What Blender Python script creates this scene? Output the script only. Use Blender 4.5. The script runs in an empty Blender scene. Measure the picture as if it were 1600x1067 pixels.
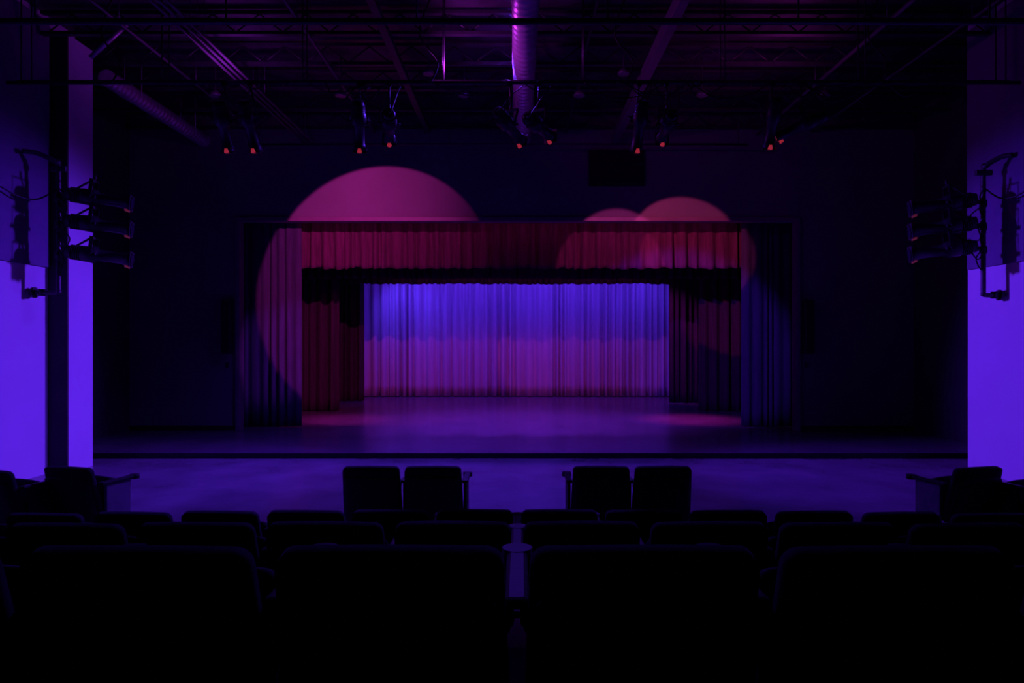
import bpy, bmesh, math, random
from mathutils import Vector, Matrix
random.seed(7)
S=bpy.context.scene
S.view_settings.view_transform='Standard'
C=S.collection
# ---------------------------------------------------------------- materials
def mat(name,col,rough=.7,metal=0,noise=0,nscale=5,bump=0,bscale=20,emit=None,es=0,sheen=0,spec=.5,stretch=None):
    m=bpy.data.materials.new(name); m.use_nodes=True
    nt=m.node_tree; b=nt.nodes['Principled BSDF']
    b.inputs['Base Color'].default_value=(*col,1)
    b.inputs['Roughness'].default_value=rough
    b.inputs['Metallic'].default_value=metal
    b.inputs['Specular IOR Level'].default_value=spec
    if sheen:
        b.inputs['Sheen Weight'].default_value=sheen
        b.inputs['Sheen Tint'].default_value=(*[min(1,c*2) for c in col],1)
    tc=nt.nodes.new('ShaderNodeTexCoord'); src=tc.outputs['Object']
    if stretch:
        mp=nt.nodes.new('ShaderNodeMapping'); mp.inputs['Scale'].default_value=stretch
        nt.links.new(src,mp.inputs['Vector']); src=mp.outputs['Vector']
    if noise:
        n=nt.nodes.new('ShaderNodeTexNoise'); n.inputs['Scale'].default_value=nscale; n.inputs['Detail'].default_value=5
        r=nt.nodes.new('ShaderNodeValToRGB')
        r.color_ramp.elements[0].position=.3; r.color_ramp.elements[1].position=.7
        r.color_ramp.elements[0].color=(*[c*(1-noise) for c in col],1)
        r.color_ramp.elements[1].color=(*[min(1,c*(1+noise)) for c in col],1)
        nt.links.new(src,n.inputs['Vector']); nt.links.new(n.outputs['Fac'],r.inputs['Fac'])
        nt.links.new(r.outputs['Color'],b.inputs['Base Color'])
    if bump:
        n2=nt.nodes.new('ShaderNodeTexNoise'); n2.inputs['Scale'].default_value=bscale; n2.inputs['Detail'].default_value=4
        bp=nt.nodes.new('ShaderNodeBump'); bp.inputs['Strength'].default_value=bump; bp.inputs['Distance'].default_value=.02
        nt.links.new(src,n2.inputs['Vector']); nt.links.new(n2.outputs['Fac'],bp.inputs['Height'])
        nt.links.new(bp.outputs['Normal'],b.inputs['Normal'])
    if emit:
        b.inputs['Emission Color'].default_value=(*emit,1); b.inputs['Emission Strength'].default_value=es
    return m
M_black=mat('black_paint_wall',(.05,.04,.05),.75,noise=.15,nscale=2,bump=.15,bscale=60,spec=.25)
M_stageblack=mat('stage_black',(.012,.012,.014),.9,noise=.2,spec=.1)
M_pro=mat('proscenium_paint',(.15,.13,.16),.7,noise=.05,nscale=1.5,bump=.1,bscale=80,spec=.2)
M_white=mat('side_wall_paint',(.62,.60,.66),.8,noise=.03,nscale=1.5,bump=.05,bscale=80,spec=.2)
M_panel=mat('upper_wall_dark',(.17,.15,.22),.95,noise=.08,nscale=3,bump=.15,bscale=150,spec=.1)  # darker tone for the upper part of the side walls
M_trim=mat('frame_trim',(.16,.10,.15),.5,noise=.1)
M_conc=mat('polished_concrete',(.22,.20,.24),.2,noise=.25,nscale=1.2,bump=.03,bscale=9,spec=.6)
M_stage=mat('stage_floor_paint',(.12,.10,.13),.25,noise=.2,nscale=1.6,bump=.04,bscale=10,spec=.6)
M_edge=mat('stage_nosing',(.01,.01,.012),.6,noise=.1)
M_carpet=mat('riser_carpet',(.015,.014,.02),.95,noise=.3,nscale=60,bump=.3,bscale=200,spec=.1)
M_ceil=mat('foil_insulation_ceiling',(.055,.045,.06),.38,metal=.3,noise=.55,nscale=2.5,bump=1,bscale=3.5)
M_steel=mat('dark_steel',(.055,.05,.062),.45,metal=.4,noise=.2,nscale=8)
M_pipe=mat('painted_pipe',(.20,.16,.21),.4,metal=.5,noise=.15,nscale=10)
M_duct=mat('spiral_duct_metal',(.50,.42,.50),.40,metal=.5,noise=.12,nscale=9)
M_light=mat('fixture_black',(.035,.033,.038),.42,metal=.3,noise=.2,nscale=12)
M_gel=mat('gel_red_glow',(.3,.02,.03),.5,emit=(1,.05,.10),es=.28,noise=.1)
M_geldim=mat('gel_dim_glow',(.1,.02,.03),.5,emit=(1,.1,.3),es=.07,noise=.1)
M_lens=mat('fixture_lens',(.2,.02,.05),.2,emit=(1,.06,.2),es=.26,noise=.1)
M_lensoff=mat('dark_lens',(.02,.01,.03),.15,noise=.1)
M_seat=mat('seat_upholstery',(.04,.036,.05),.85,noise=.25,nscale=40,bump=.2,bscale=250,sheen=.5,spec=.25)
M_shell=mat('seat_shell',(.024,.022,.03),.55,noise=.2,nscale=20)
M_seatp=mat('seat_side_panel',(.30,.27,.33),.6,noise=.15,nscale=9)
M_velvet=mat('maroon_velvet',(.105,.036,.07),.9,noise=.25,nscale=6,stretch=(3,3,.3),sheen=.3,spec=.1)
M_velvet2=mat('dark_velvet',(.055,.028,.048),.92,noise=.2,nscale=6,stretch=(3,3,.3),sheen=.2,spec=.1)
M_leg=mat('plum_velvet',(.055,.05,.09),.92,noise=.15,nscale=6,stretch=(3,3,.3),sheen=.15,spec=.1)
M_back=mat('backdrop_drape',(.46,.42,.50),.85,noise=.08,nscale=5,stretch=(3,3,.25),sheen=.1,spec=.15)
M_cable=mat('cable_rubber',(.02,.02,.022),.55,noise=.1)
M_grille=mat('speaker_grille',(.008,.008,.01),.8,noise=.2,nscale=60)
# ---------------------------------------------------------------- helpers
def fin(bm,name,mats,smooth=False,parent=None,loc=(0,0,0)):
    me=bpy.data.meshes.new(name)
    bmesh.ops.recalc_face_normals(bm,faces=bm.faces)
    if smooth:
        for f in bm.faces: f.smooth=True
    bm.to_mesh(me); bm.free()
    for m in mats: me.materials.append(m)
    o=bpy.data.objects.new(name,me); C.objects.link(o); o.location=loc
    if parent: o.parent=parent
    return o
def abox(bm,x0,x1,y0,y1,z0,z1,mi=0,bev=0):
    r=bmesh.ops.create_cube(bm,size=1)
    M=Matrix.Translation(((x0+x1)/2,(y0+y1)/2,(z0+z1)/2))@Matrix.Diagonal((x1-x0,y1-y0,z1-z0,1))
    bmesh.ops.transform(bm,matrix=M,verts=r['verts'])
    fs=set(f for v in r['verts'] for f in v.link_faces)
    for f in fs: f.material_index=mi
    if bev:
        es=list(set(e for v in r['verts'] for e in v.link_edges))
        rr=bmesh.ops.bevel(bm,geom=es,offset=bev,segments=2,affect='EDGES',profile=.5)
        for f in rr['faces']: f.material_index=mi
def box(name,x0,x1,y0,y1,z0,z1,m,bev=0,parent=None):
    bm=bmesh.new(); abox(bm,x0,x1,y0,y1,z0,z1,0,bev)
    return fin(bm,name,[m],parent=parent)
def atube(bm,pts,r,seg=10,mi=0):
    pts=[Vector(p) for p in pts]; rings=[]
    n=len(pts); prev=None
    for i,p in enumerate(pts):
        t=(pts[min(i+1,n-1)]-pts[max(i-1,0)]).normalized()
        if prev is None:
            a=Vector((0,0,1)) if abs(t.z)<.9 else Vector((1,0,0))
            u=t.cross(a).normalized()
        else:
            u=(prev-t*prev.dot(t)).normalized()
        prev=u; v=t.cross(u)
        rr=r[i] if isinstance(r,(list,tuple)) else r
        rings.append([bm.verts.new(p+(u*math.cos(k*2*math.pi/seg)+v*math.sin(k*2*math.pi/seg))*rr) for k in range(seg)])
    for a,b in zip(rings,rings[1:]):
        for k in range(seg):
            f=bm.faces.new((a[k],a[(k+1)%seg],b[(k+1)%seg],b[k])); f.smooth=True; f.material_index=mi
    for rg in (rings[0],rings[-1]):
        f=bm.faces.new(rg); f.material_index=mi
def tube(name,pts,r,m,seg=10,parent=None):
    bm=bmesh.new(); atube(bm,pts,r,seg); return fin(bm,name,[m],parent=parent)
def spline(pts,n=8):
    pts=[Vector(p) for p in pts]; out=[]
    P=[pts[0]]+pts+[pts[-1]]
    for i in range(1,len(P)-2):
        for k in range(n):
            t=k/n; a,b,c,d=P[i-1],P[i],P[i+1],P[i+2]
            out.append(.5*((2*b)+(c-a)*t+(2*a-5*b+4*c-d)*t*t+(-a+3*b-3*c+d)*t**3))
    out.append(pts[-1]); return out
def empty(name,loc=(0,0,0)):
    e=bpy.data.objects.new(name,None); C.objects.link(e); e.location=loc; e.empty_display_size=.1; return e
# ---------------------------------------------------------------- room shell
XL,XR=-7.19,7.13
box('floor',-8.8,9,-3.2,11.9,-.15,0,M_conc)
box('stage_floor',-8.4,8.6,11.83,24.6,0.0,.09,M_stage)
box('trim_stage_nosing',-8.4,8.6,11.77,11.83,0.0,.094,M_edge,.008)
box('ceiling',-8.8,9,-3.2,24.8,7.0,7.15,M_ceil)
box('wall_rear',-8.8,9,-3.3,-3.1,0,7,M_black)
bm=bmesh.new(); abox(bm,XL-.2,XL,-3.1,11.1,0,7); abox(bm,XL,-6.9,10.5,11.1,0,6.74)
fin(bm,'wall_left',[M_white])
box('pier_face_shade',XL,-6.9,10.46,10.5,0,6.74,M_black)  # black slab stands in for the shade on the pier's front
box('wall_right',XR,XR+.2,-3.1,10.8,0,7,M_white)
box('wall_panel_left',XL,XL+.04,-2.5,10.44,3.15,6.9,M_panel,.005)
box('wall_panel_right',XR-.04,XR,-2.5,10.76,3.15,6.9,M_panel,.005)
box('wall_return_left',-8.6,XL-.2,10.9,11.1,0,7,M_black)
box('wall_return_right',XR+.2,8.8,10.6,10.8,0,7,M_black)
box('wall_stage_left_side',-8.6,-8.4,11.1,24.7,0,7,M_black)
box('wall_stage_right_side',8.6,8.8,10.8,24.7,0,7,M_black)
box('wall_stage_back',-8.4,8.6,24.6,24.8,0,7,M_stageblack)
PX0,PX1,PZ=-6.05,6.08,4.67
bm=bmesh.new()
abox(bm,-8.4,PX0,14.8,15.05,.09,7); abox(bm,PX1,8.6,14.8,15.05,.09,7); abox(bm,PX0,PX1,14.8,15.05,PZ,7)
fin(bm,'wall_proscenium',[M_pro])
bm=bmesh.new()
abox(bm,PX0-.04,PX0+.05,14.74,15.0,.09,PZ+.04,0,.008); abox(bm,PX1-.05,PX1+.04,14.74,15.0,.09,PZ+.04,0,.008)
abox(bm,PX0+.05,PX1-.05,14.74,15.0,PZ-.05,PZ+.04,0,.008)
fin(bm,'trim_proscenium_frame',[M_trim])
box('baseboard_left',-8.4,PX0-.05,14.77,14.8,.09,.2,M_edge)
box('baseboard_right',PX1+.05,8.6,14.77,14.8,.09,.2,M_edge)
bm=bmesh.new()
abox(bm,-7.1,7.05,-3.0,3.75,0.0,.34); abox(bm,-7.1,7.05,-3.0,2.2,.34,.68); abox(bm,-7.1,7.05,-3.0,.55,.68,1.0)
fin(bm,'floor_riser',[M_carpet])
# ---------------------------------------------------------------- curtains
def curtain(name,x0,x1,y,z0,z1,pleat,amp,m,seed,hem=0):
    rnd=random.Random(seed)
    xs=[x0]
    while xs[-1]<x1-pleat*.5: xs.append(xs[-1]+pleat*rnd.uniform(.5,1.6))
    s=(x1-x0)/(xs[-1]-x0); xs=[x0+(a-x0)*s for a in xs]
    amps=[amp*rnd.uniform(.35,1.45) for _ in xs]; sk=[rnd.uniform(-.4,.4) for _ in xs]; hm=[rnd.uniform(-1,1)*hem for _ in xs]
    ph2=[rnd.uniform(0,6.28) for _ in xs]
    K=12; cols=[]
    for i in range(len(xs)-1):
        for k in range(K):
            t=k/K
            cols.append((xs[i]+(xs[i+1]-xs[i])*t,i,t))
    cols.append((xs[-1],len(xs)-2,1.0))
    nz=14; bm=bmesh.new(); V=[]
    for (x,i,t) in cols:
        a=amps[i]*(1-t)+amps[i+1]*t
        col=[]
        for j in range(nz+1):
            v=j/nz
            tt=t+sk[i]*math.sin(math.pi*t)*.5*(1-v)
            w=math.cos(2*math.pi*tt); w=math.copysign(abs(w)**.8,w)
            yy=a*w*(.55+.45*(1-v)**.7)+a*.25*math.sin(4*math.pi*tt+ph2[i])*(1-v)
            zz=z0+(z1-z0)*v
            if j<3: zz+=(hm[i]*(1-t)+hm[i+1]*t+hem*.8*w)*(1-j/3)
            col.append(bm.verts.new((x+.25*pleat*sk[i]*math.sin(math.pi*t)*(1-v),y+yy,zz)))
        V.append(col)
    for a,b in zip(V,V[1:]):
        for j in range(nz): bm.faces.new((a[j],b[j],b[j+1],a[j+1]))
    o=fin(bm,name,[m],smooth=True)
    sm=o.modifiers.new('thick','SOLIDIFY'); sm.thickness=.012
    return o
ZB=3.72
curtain('house_curtain_leg',-6.2,-4.88,15.45,.11,4.95,.17,.035,M_leg,1)
curtain('house_curtain_leg',5.08,6.25,15.45,.11,4.95,.17,.035,M_leg,2)
curtain('valance_curtain',-5.3,5.5,15.85,ZB,5.05,.25,.07,M_velvet,3,hem=.025)
curtain('stage_leg_curtain',-6.6,-4.94,18.9,.11,5.3,.22,.08,M_velvet2,4)
curtain('stage_leg_curtain',5.05,6.6,18.9,.11,5.3,.22,.08,M_velvet2,5)
curtain('stage_leg_curtain',-6.6,-4.92,21.9,.11,5.3,.22,.08,M_velvet2,6)
curtain('stage_leg_curtain',4.75,6.6,21.3,.11,5.3,.22,.08,M_velvet2,7)
curtain('border_curtain',-6.5,6.5,18.6,ZB,5.3,.24,.07,M_velvet2,8,hem=.02)
curtain('border_curtain',-6.5,6.5,21.5,ZB+.11,5.4,.24,.07,M_velvet2,9,hem=.02)
curtain('backdrop_curtain',-6.6,6.6,23.9,.11,5.6,.26,.12,M_back,10)
for yy,x0,x1,zz in ((15.65,-6.0,6.0,5.1),(18.75,-6.6,6.6,5.35),(21.7,-6.6,6.6,5.45),(23.95,-6.7,6.7,5.65)):
    bm=bmesh.new(); atube(bm,[(x0,yy,zz),(x1,yy,zz)],.03)
    for x in (x0+.3,0,x1-.3): atube(bm,[(x,yy,zz),(x,yy,7.0)],.008,6)
    fin(bm,'curtain_track',[M_steel])
# ---------------------------------------------------------------- ceiling structure
bm=bmesh.new()
for k in range(10):
    y=4.6+k*1.12
    if y>14.7: break
    for z in (6.93,6.62):
        abox(bm,-7.1 if y<10.9 else -8.4,7.05 if y<10.7 else 8.6,y-.04,y+.04,z-.025,z+.025)
    x=-7.0; up=True
    while x<7.0:
        atube(bm,[(x,y,6.64 if up else 6.91),(x+.35,y,6.91 if up else 6.64)],.012,5); x+=.35; up=not up
fin(bm,'roof_joists',[M_steel])
def longpipe(name,x,z,y0,y1,r,m):
    bm=bmesh.new(); atube(bm,[(x,y0,z),(x,y1,z)],r)
    yy=y0+1
    while yy<y1:
        atube(bm,[(x,yy,z),(x,yy,7.0)],.006,5); yy+=2.3
    return fin(bm,name,[m])
for dx in (0,.1,.2): longpipe('ceiling_conduit',-4.6+dx,6.3,4,14.79,.022,M_pipe)
longpipe('ceiling_conduit',-3.09,6.55,4,14.79,.025,M_pipe)
longpipe('ceiling_conduit',1.07,6.55,4,14.79,.02,M_steel)
longpipe('sprinkler_pipe',5.2,6.5,4,14.79,.03,M_pipe)
longpipe('ceiling_conduit',6.4,6.56,4,14.79,.02,M_pipe)
longpipe('ceiling_conduit',-5.6,6.5,4,14.79,.02,M_pipe)
box('roof_beam',2.04,2.18,4,14.79,6.3,6.5,M_pipe,.01)
box('roof_beam',-2.0,-1.88,4,14.79,6.52,6.62,M_steel,.01)
def duct(name,x,z,y0,y1,r,step=.09,rib=.012):
    bm=bmesh.new(); pts=[];rr=[]; y=y0
    while y<y1:
        for d,q in ((0,0),(.02,rib),(.035,rib),(.055,0)):
            pts.append((x,y+d,z)); rr.append(r+q)
        y+=step
    atube(bm,pts,rr,28)
    yy=y0+.8
    while yy<y1:
        atube(bm,[(x-r-.02,yy,z),(x-r-.02,yy,7)],.008,5); atube(bm,[(x+r+.02,yy,z),(x+r+.02,yy,7)],.008,5)
        yy+=2
    return fin(bm,name,[M_duct])
duct('spiral_duct',.11,6.40,4,14.75,.165,.16,.018)
duct('spiral_duct',-6.75,6.35,11.2,14.75,.13,.12)
tube('ceiling_brace_pipe',[(-6.25,10,6.18),(-5.72,10,6.66)],.035,M_duct)
def batten(name,y,z,x0,x1,r=.026):
    bm=bmesh.new(); atube(bm,[(x0,y,z),(x1,y,z)],r)
    n=int((x1-x0)/2); 
    for i in range(n+1):
        x=x0+.2+(x1-x0-.4)*i/n
        atube(bm,[(x,y,z),(x,y,7.0)],.01,6)
    return fin(bm,name,[M_steel])
batten('lighting_pipe',7.0,5.3,-7.1,7.0,.035)
batten('lighting_pipe',9.5,5.62,-7.1,7.0)
batten('lighting_pipe',9.7,5.72,-7.1,7.0,.015)
batten('lighting_pipe',14.2,6.12,-5.6,4.8,.022)
# ---------------------------------------------------------------- stage light fixtures
def ellip_mesh(lensmat,gelmat):
    bm=bmesh.new()
    prof=[(-.36,.03),(-.355,.075),(-.30,.085),(-.20,.088),(-.19,.10),(-.06,.11),(-.02,.085),(.0,.072),(.24,.072),(.25,.085),(.29,.085),(.30,.088),(.335,.09)]
    atube(bm,[(0,p[0],0) for p in prof],[p[1] for p in prof],20,0)
    abox(bm,-.10,.10,.325,.335,-.10,.10,0,.002)
    atube(bm,[(0,.334,0),(0,.345,0)],.078,20,2)
    atube(bm,[(0,.27,-.086),(0,.325,-.088)],[.02,.034],10,1)
    for i in range(5): atube(bm,[(0,-.30+i*.022,0),(0,-.292+i*.022,0)],.098,20,0)
    for s in(-1,1): abox(bm,s*.125-.006,s*.125+.006,-.10,-.06,-.02,.22,0)
    abox(bm,-.131,.131,-.10,-.06,.21,.222,0)
    for s in(-1,1): atube(bm,[(s*.10,-.08,0),(s*.155,-.08,0)],.02,8,0)
    abox(bm,.08,.15,-.03,-.02,-.015,.015,0); abox(bm,-.15,-.08,-.03,-.02,-.015,.015,0)
    atube(bm,[(0,-.08,.22),(0,-.08,.30)],.018,8,0)
    me=bpy.data.meshes.new('ellipsoidal'); bmesh.ops.recalc_face_normals(bm,faces=bm.faces); bm.to_mesh(me); bm.free()
    for m in (M_light,gelmat,lensmat): me.materials.append(m)
    return me
EM=ellip_mesh(M_lens,M_gel); EMO=ellip_mesh(M_lensoff,M_geldim)
def fixture(loc,target,hang=None,name='stage_spotlight'):
    root=empty(name,loc)
    o=bpy.data.objects.new('lamp_body',EM); C.objects.link(o); o.parent=root
    d=(Vector(target)-Vector(loc)).normalized()
    q=d.to_track_quat('Y','Z'); o.rotation_euler=q.to_euler()
    if hang:
        top=Vector(hang)-Vector(loc)
        yk=q@Vector((0,-.08,.29))
        bm=bmesh.new(); atube(bm,[yk,top],.014,8)
        abox(bm,top.x-.03,top.x+.03,top.y-.04,top.y+.04,top.z-.04,top.z+.04,0,.01)
        tail=q@Vector((0,-.36,0))
        atube(bm,spline([tail,tail+Vector((.05,-.12,-.02)),(tail+top)/2+Vector((.12,-.1,0)),top+Vector((.15,0,-.05)),top+Vector((.2,0,.03))]),.008,6)
        fin(bm,'clamp_and_cable',[M_cable],parent=root)
    return root,d
def spot(name,loc,target,power,col,angle,blend=.15,size=.03):
    l=bpy.data.lights.new(name,'SPOT'); l.energy=power; l.color=col; l.spot_size=math.radians(angle); l.spot_blend=blend; l.shadow_soft_size=size
    o=bpy.data.objects.new(name,l); C.objects.link(o); o.location=loc
    o.rotation_euler=(Vector(target)-Vector(loc)).to_track_quat('-Z','Y').to_euler(); return o
MAG=(1,.05,.62); VIO=(.14,.02,1)
fx=[(-4.08,5.0,(-4.2,12,1)),(-3.72,5.0,(-3.4,12,1)),(-2.2,5.0,(-2.6,12,1)),(-1.78,5.0,(-2.75,14.8,3.6)),(-.10,5.0,(3.5,15.4,2.3)),
    (.31,5.0,(3.52,14.8,4.16),),(1.70,5.0,(1.5,12,1)),(2.08,5.0,(2.15,14.8,3.86)),(3.55,5.05,(3.7,12,1)),(3.95,5.02,(-4.9,15.4,1.9))]
for f in fx:
    loc=Vector((f[0],9.5,f[1])); root,d=fixture(loc,f[2],(f[0],9.5,5.6))
def lens(i):
    f=fx[i]; loc=Vector((f[0],9.5,f[1])); d=(Vector(f[2])-loc).normalized(); return loc+d*.37,f[2]
l,t=lens(3); wb=spot('spot_beam_wide',l,t,1250,MAG,50,.05)
# ramp added to the lamp: output fades towards one side of the beam
ld=wb.data; ld.use_nodes=True; nt=ld.node_tree; em=nt.nodes['Emission']
tc=nt.nodes.new('ShaderNodeTexCoord'); sx=nt.nodes.new('ShaderNodeSeparateXYZ'); dv=nt.nodes.new('ShaderNodeMath'); dv.operation='DIVIDE'
ab=nt.nodes.new('ShaderNodeMath'); ab.operation='ABSOLUTE'; mr=nt.nodes.new('ShaderNodeMapRange')
nt.links.new(tc.outputs['Normal'],sx.inputs[0]); nt.links.new(sx.outputs['Z'],ab.inputs[0])
nt.links.new(sx.outputs['X'],dv.inputs[0]); nt.links.new(ab.outputs[0],dv.inputs[1]); nt.links.new(dv.outputs[0],mr.inputs['Value'])
mr.inputs['From Min'].default_value=-.15; mr.inputs['From Max'].default_value=.44; mr.inputs['To Min'].default_value=1.0; mr.inputs['To Max'].default_value=0.0
nt.links.new(mr.outputs['Result'],em.inputs['Strength'])
l,t=lens(5); spot('spot_beam_red',l,t,1050,(1,.08,.34),20,.15)
l,t=lens(7); spot('spot_beam_pink',l,t,560,(1,.07,.5),24.5,.15)
l,t=lens(4); spot('spot_beam_violet',l,t,1500,(.16,.025,1),34,.35)
l,t=lens(9); spot('spot_beam_violet_left',l,t,2600,(.36,.04,1),13,.7)
def boom(name,x,y,wx,s,zt,zb,zs):
    root=empty(name,(x,y,0))
    bm=bmesh.new(); w=(wx-x)*.95
    atube(bm,spline([(w*.85,-.3,zt+.12),(w*.5,-.18,zt+.12),(.0,-.05,zt+.02),(0,0,zt-.12),(0,0,zb+.15),(0,0,zb+.03),(w*.15,0,zb),(w*.9,0,zb)],6),.035,10)
    atube(bm,[(w*.9,0,zb),(w,0,zb)],.08,14)
    atube(bm,[(w*.65,0,zb-.05),(w*.65,0,zb+.05)],.05,10)
    abox(bm,-.12,.12,-.03,.03,zt-.1,zt-.02,0,.01)
    fin(bm,'boom_pipe',[M_steel],parent=root)
    bm=bmesh.new(); rnd=random.Random(int(abs(x)*100))
    for k in range(7):
        z=3.2+k*.15; ww=rnd.uniform(.06,.16)
        atube(bm,spline([(s*.02,-.04,z),(s*ww,-.1,z-.14),(s*ww*1.6,-.08,z+.02),(s*ww*.8,-.1,z+.15),(s*.0,-.05,z+.1)]),.009,6)
    atube(bm,spline([(0,-.04,4.25),(w*.4,-.2,4.08),(w*.7,-.4,4.06),(w*.85,-.7,4.14)]),.012,6)
    fin(bm,'boom_cables',[M_cable],parent=root)
    for z in zs:
        loc=Vector((s*.58,.05,z)); tg=loc+Vector((s*3,.9,-.35))
        o=bpy.data.objects.new('side_lamp',EMO); C.objects.link(o); o.parent=root; o.location=loc; o.scale=(1.15,1.25,1.15)
        q=(tg-loc).to_track_quat('Y','Z'); o.rotation_euler=q.to_euler()
        bm=bmesh.new(); atube(bm,[(0,0,z),loc+q@Vector((0,-.10,.28)),],.016,8); atube(bm,[(0,0,z-.05),(0,0,z+.05)],.05,10)
        atube(bm,[(0,0,z),loc+q@Vector((0,-.38,0))],.03,8)
        fin(bm,'side_arm',[M_light],parent=root)
    return root
boom('lighting_boom',-6.75,10.05,XL+.04,1,4.62,2.74,(4.13,3.74,3.29))
boom('lighting_boom',6.83,10.0,XR-.04,-1,4.55,2.70,(4.04,3.70,3.36))
for x,y,z in ((-.93,12,6.33),(1.09,12,6.33),(3.25,12,6.33),(5.4,12,6.33),(-3.1,12,6.33),(-5.3,12,6.33),(-1.45,11.2,6.4),(1.75,11.2,6.4)):
    bm=bmesh.new(); prof=[(0,.095),(.012,.10),(.05,.085),(.09,.05),(.11,.015),(.12,.01)]
    atube(bm,[(0,0,p[0]) for p in prof]+[(0,0,7-z)],[p[1] for p in prof]+[.01],18)
    fin(bm,'pendant_downlight',[M_pipe],loc=(x,y,z))
bm=bmesh.new(); rnd=random.Random(3)
for k in range(16):
    x=rnd.uniform(-5.5,5.5); w=rnd.uniform(.4,1.2)
    atube(bm,spline([(x,9.44,5.6),(x+w*.3,9.40,5.6-rnd.uniform(.05,.3)),(x+w*.7,9.42,5.6-rnd.uniform(.0,.2)),(x+w,9.44,5.6)]),.009,6)
for x in (-5.6,-1.2,1.5,5.0):
    atube(bm,spline([(x,9.44,5.6),(x+.1,9.45,5.9),(x-.15,9.45,6.3),(x+.1,9.45,7.0)]),.012,6)
fin(bm,'batten_cables',[M_cable])
for x in (-6.24,6.27):
    bm=bmesh.new(); abox(bm,x-.1,x+.1,14.60,14.745,1.75,2.92,0,.015); abox(bm,x-.085,x+.085,14.59,14.60,1.78,2.89,1)
    abox(bm,x-.04,x+.04,14.74,14.8,2.2,2.5,0)
    fin(bm,'column_speaker',[M_light,M_grille])
bm=bmesh.new(); abox(bm,1.55,2.75,14.72,14.8,5.38,6.15,0,.01)
for i in range(9): abox(bm,1.6,2.7,14.70,14.72,5.43+i*.077,5.47+i*.077,0)
fin(bm,'wall_vent',[M_grille])
box('wall_switch_plate',-6.32,-6.24,14.785,14.8,1.45,1.57,M_light,.003)
box('wall_switch_plate',6.24,6.32,14.785,14.8,1.45,1.57,M_light,.003)
# ---------------------------------------------------------------- theatre seats
def pad(bm,w_top,w_bot,h,t,r,curve,Mx,mi,puff=.02):
    nu,nv=14,16
    def hw(z):
        w=(w_bot+(w_top-w_bot)*(z/h))/2
        if z>h-r: w=w-r+math.sqrt(max(0,r*r-(z-(h-r))**2))
        if z<.04: w=w-.04+math.sqrt(max(0,.04**2-(.04-z)**2))
        return w
    zs=[0,.008,.02,.04]+[.04+(h-r-.04)*i/6 for i in range(1,7)]+[h-r+r*math.sin(math.pi/2*i/6) for i in range(1,7)]
    F=[];B=[]
    for z in zs:
        fr=[];br=[]
        for i in range(nu+1):
            u=-1+2*i/nu; x=u*hw(z)
            e=(1-abs(u)**6)*(1-abs(2*z/h-1)**8)
            yb=curve*(x/(w_top/2))**2
            crown=.010*(1-u*u)*(z/h)**4
            fr.append(bm.verts.new(Mx@Vector((x,yb+t*.25+(t*.25+puff)*e,z+crown))))
            br.append(bm.verts.new(Mx@Vector((x,yb-t*.25-(t*.25)*e,z+crown))))
        F.append(fr);B.append(br)
    def q(a,b,c,d):
        try:
            f=bm.faces.new((a,b,c,d)); f.smooth=True; f.material_index=mi
        except ValueError: pass
    n=len(zs)
    for j in range(n-1):
        for i in range(nu):
            q(F[j][i],F[j][i+1],F[j+1][i+1],F[j+1][i]); q(B[j][i],B[j+1][i],B[j+1][i+1],B[j][i+1])
        q(F[j][0],F[j+1][0],B[j+1][0],B[j][0]); q(F[j][-1],B[j][-1],B[j+1][-1],F[j+1][-1])
    for i in range(nu):
        q(F[0][i],B[0][i],B[0][i+1],F[0][i+1]); q(F[-1][i],F[-1][i+1],B[-1][i+1],B[-1][i])
SEATC={}
def seat_mesh(aL,aR,sL,sR,w=.55):
    key=(aL,aR,sL,sR,w)
    if key in SEATC: return SEATC[key]
    bm=bmesh.new()
    T=Matrix.Translation((0,.14,.35))@Matrix.Rotation(math.radians(14),4,'X')
    pad(bm,w-.035,w+.0,.53,.09,.045,.02,T,0)
    T2=Matrix.Translation((0,.10,.33))@Matrix.Rotation(math.radians(14),4,'X')
    pad(bm,w-.06,w-.03,.45,.03,.04,.02,T2,1,0)
    T3=Matrix.Translation((0,.24,.38))@Matrix.Rotation(math.radians(-16),4,'X')
    pad(bm,w-.09,w-.08,.36,.10,.07,.0,T3,0)
    def arm(x,std,end):
        abox(bm,x-.03,x+.03,.10,.50,.70,.73,1,.012)
        atube(bm,[(x,.50,.69),(x,.50,.732)],.045,16,1)
        if std:
            abox(bm,x-.015,x+.015,.16,.44,.04,.70,2 if end else 1,.006)
            abox(bm,x-.03,x+.03,.12,.48,0,.04,1,.006)
        else:
            atube(bm,[(x,.15,.71),(x*.5,.22,.5)],.012,6,1)
    hx=w/2+.012
    if aL: arm(-hx,sL>0,sL>1)
    if aR: arm(hx,sR>0,sR>1)
    atube(bm,[(-hx,.23,.38),(hx,.23,.38)],.018,8,1)
    if not(sL or sR):
        abox(bm,-.03,.03,.18,.28,0,.38,1,.006); abox(bm,-.1,.1,.12,.36,0,.02,1,.004)
    me=bpy.data.meshes.new('theater_seat'); bmesh.ops.recalc_face_normals(bm,faces=bm.faces); bm.to_mesh(me); bm.free()
    for m in (M_seat,M_shell,M_seatp): me.materials.append(m)
    SEATC[key]=me; return me
def seat(x,y,z,rot,*flags):
    o=bpy.data.objects.new('theater_seat',seat_mesh(*flags)); C.objects.link(o)
    o.location=(x,y,z); o.rotation_euler=(0,0,math.radians(rot)); return o
for s in (-1,1):
    seat(s*.775,6.25,0,0,*( (0,1,0,1) if s<0 else (1,0,1,0)))
    seat(s*1.345,6.25,0,0,1 if s>0 else 0,1 if s<0 else 0,1 if s>0 else 0,1 if s<0 else 0)
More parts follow.
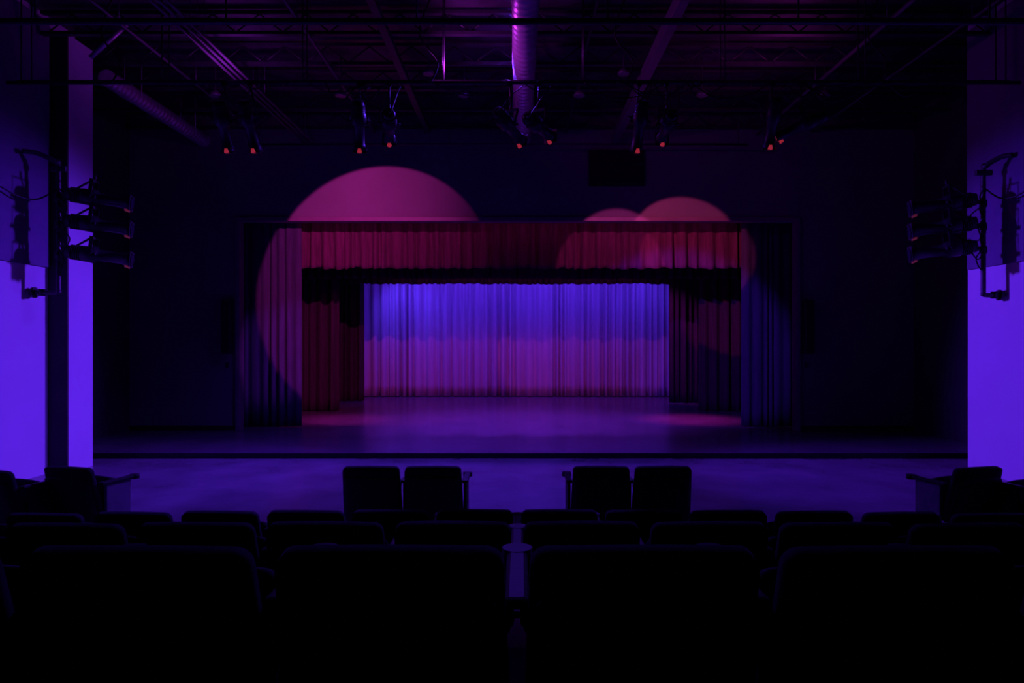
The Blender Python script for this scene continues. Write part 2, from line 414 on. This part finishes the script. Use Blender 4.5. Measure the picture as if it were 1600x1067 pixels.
seat(-4.12,6.22,0,-14,0,1,0,2); seat(-4.72,6.06,0,-16,0,1,0,1)
seat(4.22,6.2,0,14,1,0,2,0); seat(4.82,6.04,0,16,1,0,1,0)
def row(y0,z,pitch,n,curve):
    for s in (-1,1):
        for i in range(n):
            x=s*(pitch/2+.002+i*pitch); yy=y0-curve*x*x
            rot=s*math.degrees(math.atan(2*curve*abs(x)))
            if s<0: fl=(1,1 if i==0 else 0,1,0)
            else: fl=(0,1,0,1)
            seat(x,yy,z,rot,*fl)
row(4.62,0,.574,11,.010)
row(3.02,.34,.572,10,.008)
row(1.52,.68,.574,8,.008)
# ---------------------------------------------------------------- lights
def area(name,loc,target,power,col,sx,sy,spread=180):
    l=bpy.data.lights.new(name,'AREA'); l.shape='RECTANGLE'; l.size=sx; l.size_y=sy; l.energy=power; l.color=col; l.spread=math.radians(spread)
    o=bpy.data.objects.new(name,l); C.objects.link(o); o.location=loc
    o.rotation_euler=(Vector(target)-Vector(loc)).to_track_quat('-Z','Y').to_euler(); return o
spot('wall_wash_left',(3.0,12.6,4.6),(-7.1,9.6,1.0),4300,VIO,46,.8,.2)
spot('wall_wash_right',(-3.0,12.6,4.6),(7.1,9.6,1.0),4300,VIO,46,.8,.2)
spot('house_wash',(0,10.9,6.5),(0,9.8,0),3700,(.12,.03,1),135,.8,.2)
area('blue_strip',(0,22.2,5.2),(0,23.9,1.9),165,(.115,.024,1),9.0,.15,130)
spot('blue_side_left',(-4.7,22.2,4.7),(-3.6,23.9,2.6),250,(.10,.035,1),75,.9)
spot('blue_side_right',(4.5,21.9,4.9),(4.6,23.9,3.2),110,(.10,.03,1),64,.9)
area('magenta_strip',(0,19.5,4.8),(0,23.9,.3),14,(.9,.03,.65),8,1.0,70)
for x,tx,p in ((-3.2,-4.3,32),(1.4,1.4,14),(3.8,2.8,8)):
    spot('magenta_stage_wash',(x,19.3,4.9),(tx,23.9,.2),p,(1,.04,.45),34,1,.3)
area('valance_fill',(0,15.16,4.80),(0,15.85,4.1),7,(1,.03,.4),9.6,.08,150)  # unseen light added behind the header to brighten the valance
spot('stage_floor_wash',(0,16.6,5.2),(0,16.6,0),1800,(.25,.03,1),95,.9,.1)
spot('pool_left',(-3.9,16.6,4.9),(-4.4,16.9,0),500,(1,.03,.75),38,1,.1)
spot('pool_right',(3.9,16.6,4.9),(4.3,16.9,0),900,(1,.03,.75),38,1,.1)
spot('leg_light_right',(3.0,19.6,4.9),(5.2,21.3,2.0),320,(.6,.04,.9),44,.9)
spot('leg_light_left',(-3.0,16.8,4.9),(-5.4,18.9,1.2),70,(1,.03,.6),50,.9)
spot('ceiling_fill',(-1.3,9.7,5.85),(.1,9.9,6.6),100,(.6,.04,.9),140,1,.1)  # added uplight without a fixture, mimics spill on duct and ceiling
spot('ceiling_fill_left',(-4.2,10.4,5.75),(-4.6,10.8,7),45,(.5,.04,1),155,1,.1)  # added unseen uplight for the left of the ceiling
spot('ceiling_fill_right',(4.2,10.4,5.75),(3.9,10.8,7),35,(.7,.04,.7),155,1,.1)  # added unseen uplight for the right of the ceiling
w=bpy.data.worlds.new('world'); S.world=w; w.use_nodes=True
w.node_tree.nodes['Background'].inputs[0].default_value=(.02,.01,.05,1); w.node_tree.nodes['Background'].inputs[1].default_value=.1
# ---------------------------------------------------------------- camera
cd=bpy.data.cameras.new('camera'); cam=bpy.data.objects.new('camera',cd); C.objects.link(cam)
cam.location=(0,0,2.02); cam.rotation_euler=(math.radians(90),0,0); cd.lens=24; cd.sensor_width=36; cd.shift_x=-.005; cd.clip_start=.05
S.camera=cam
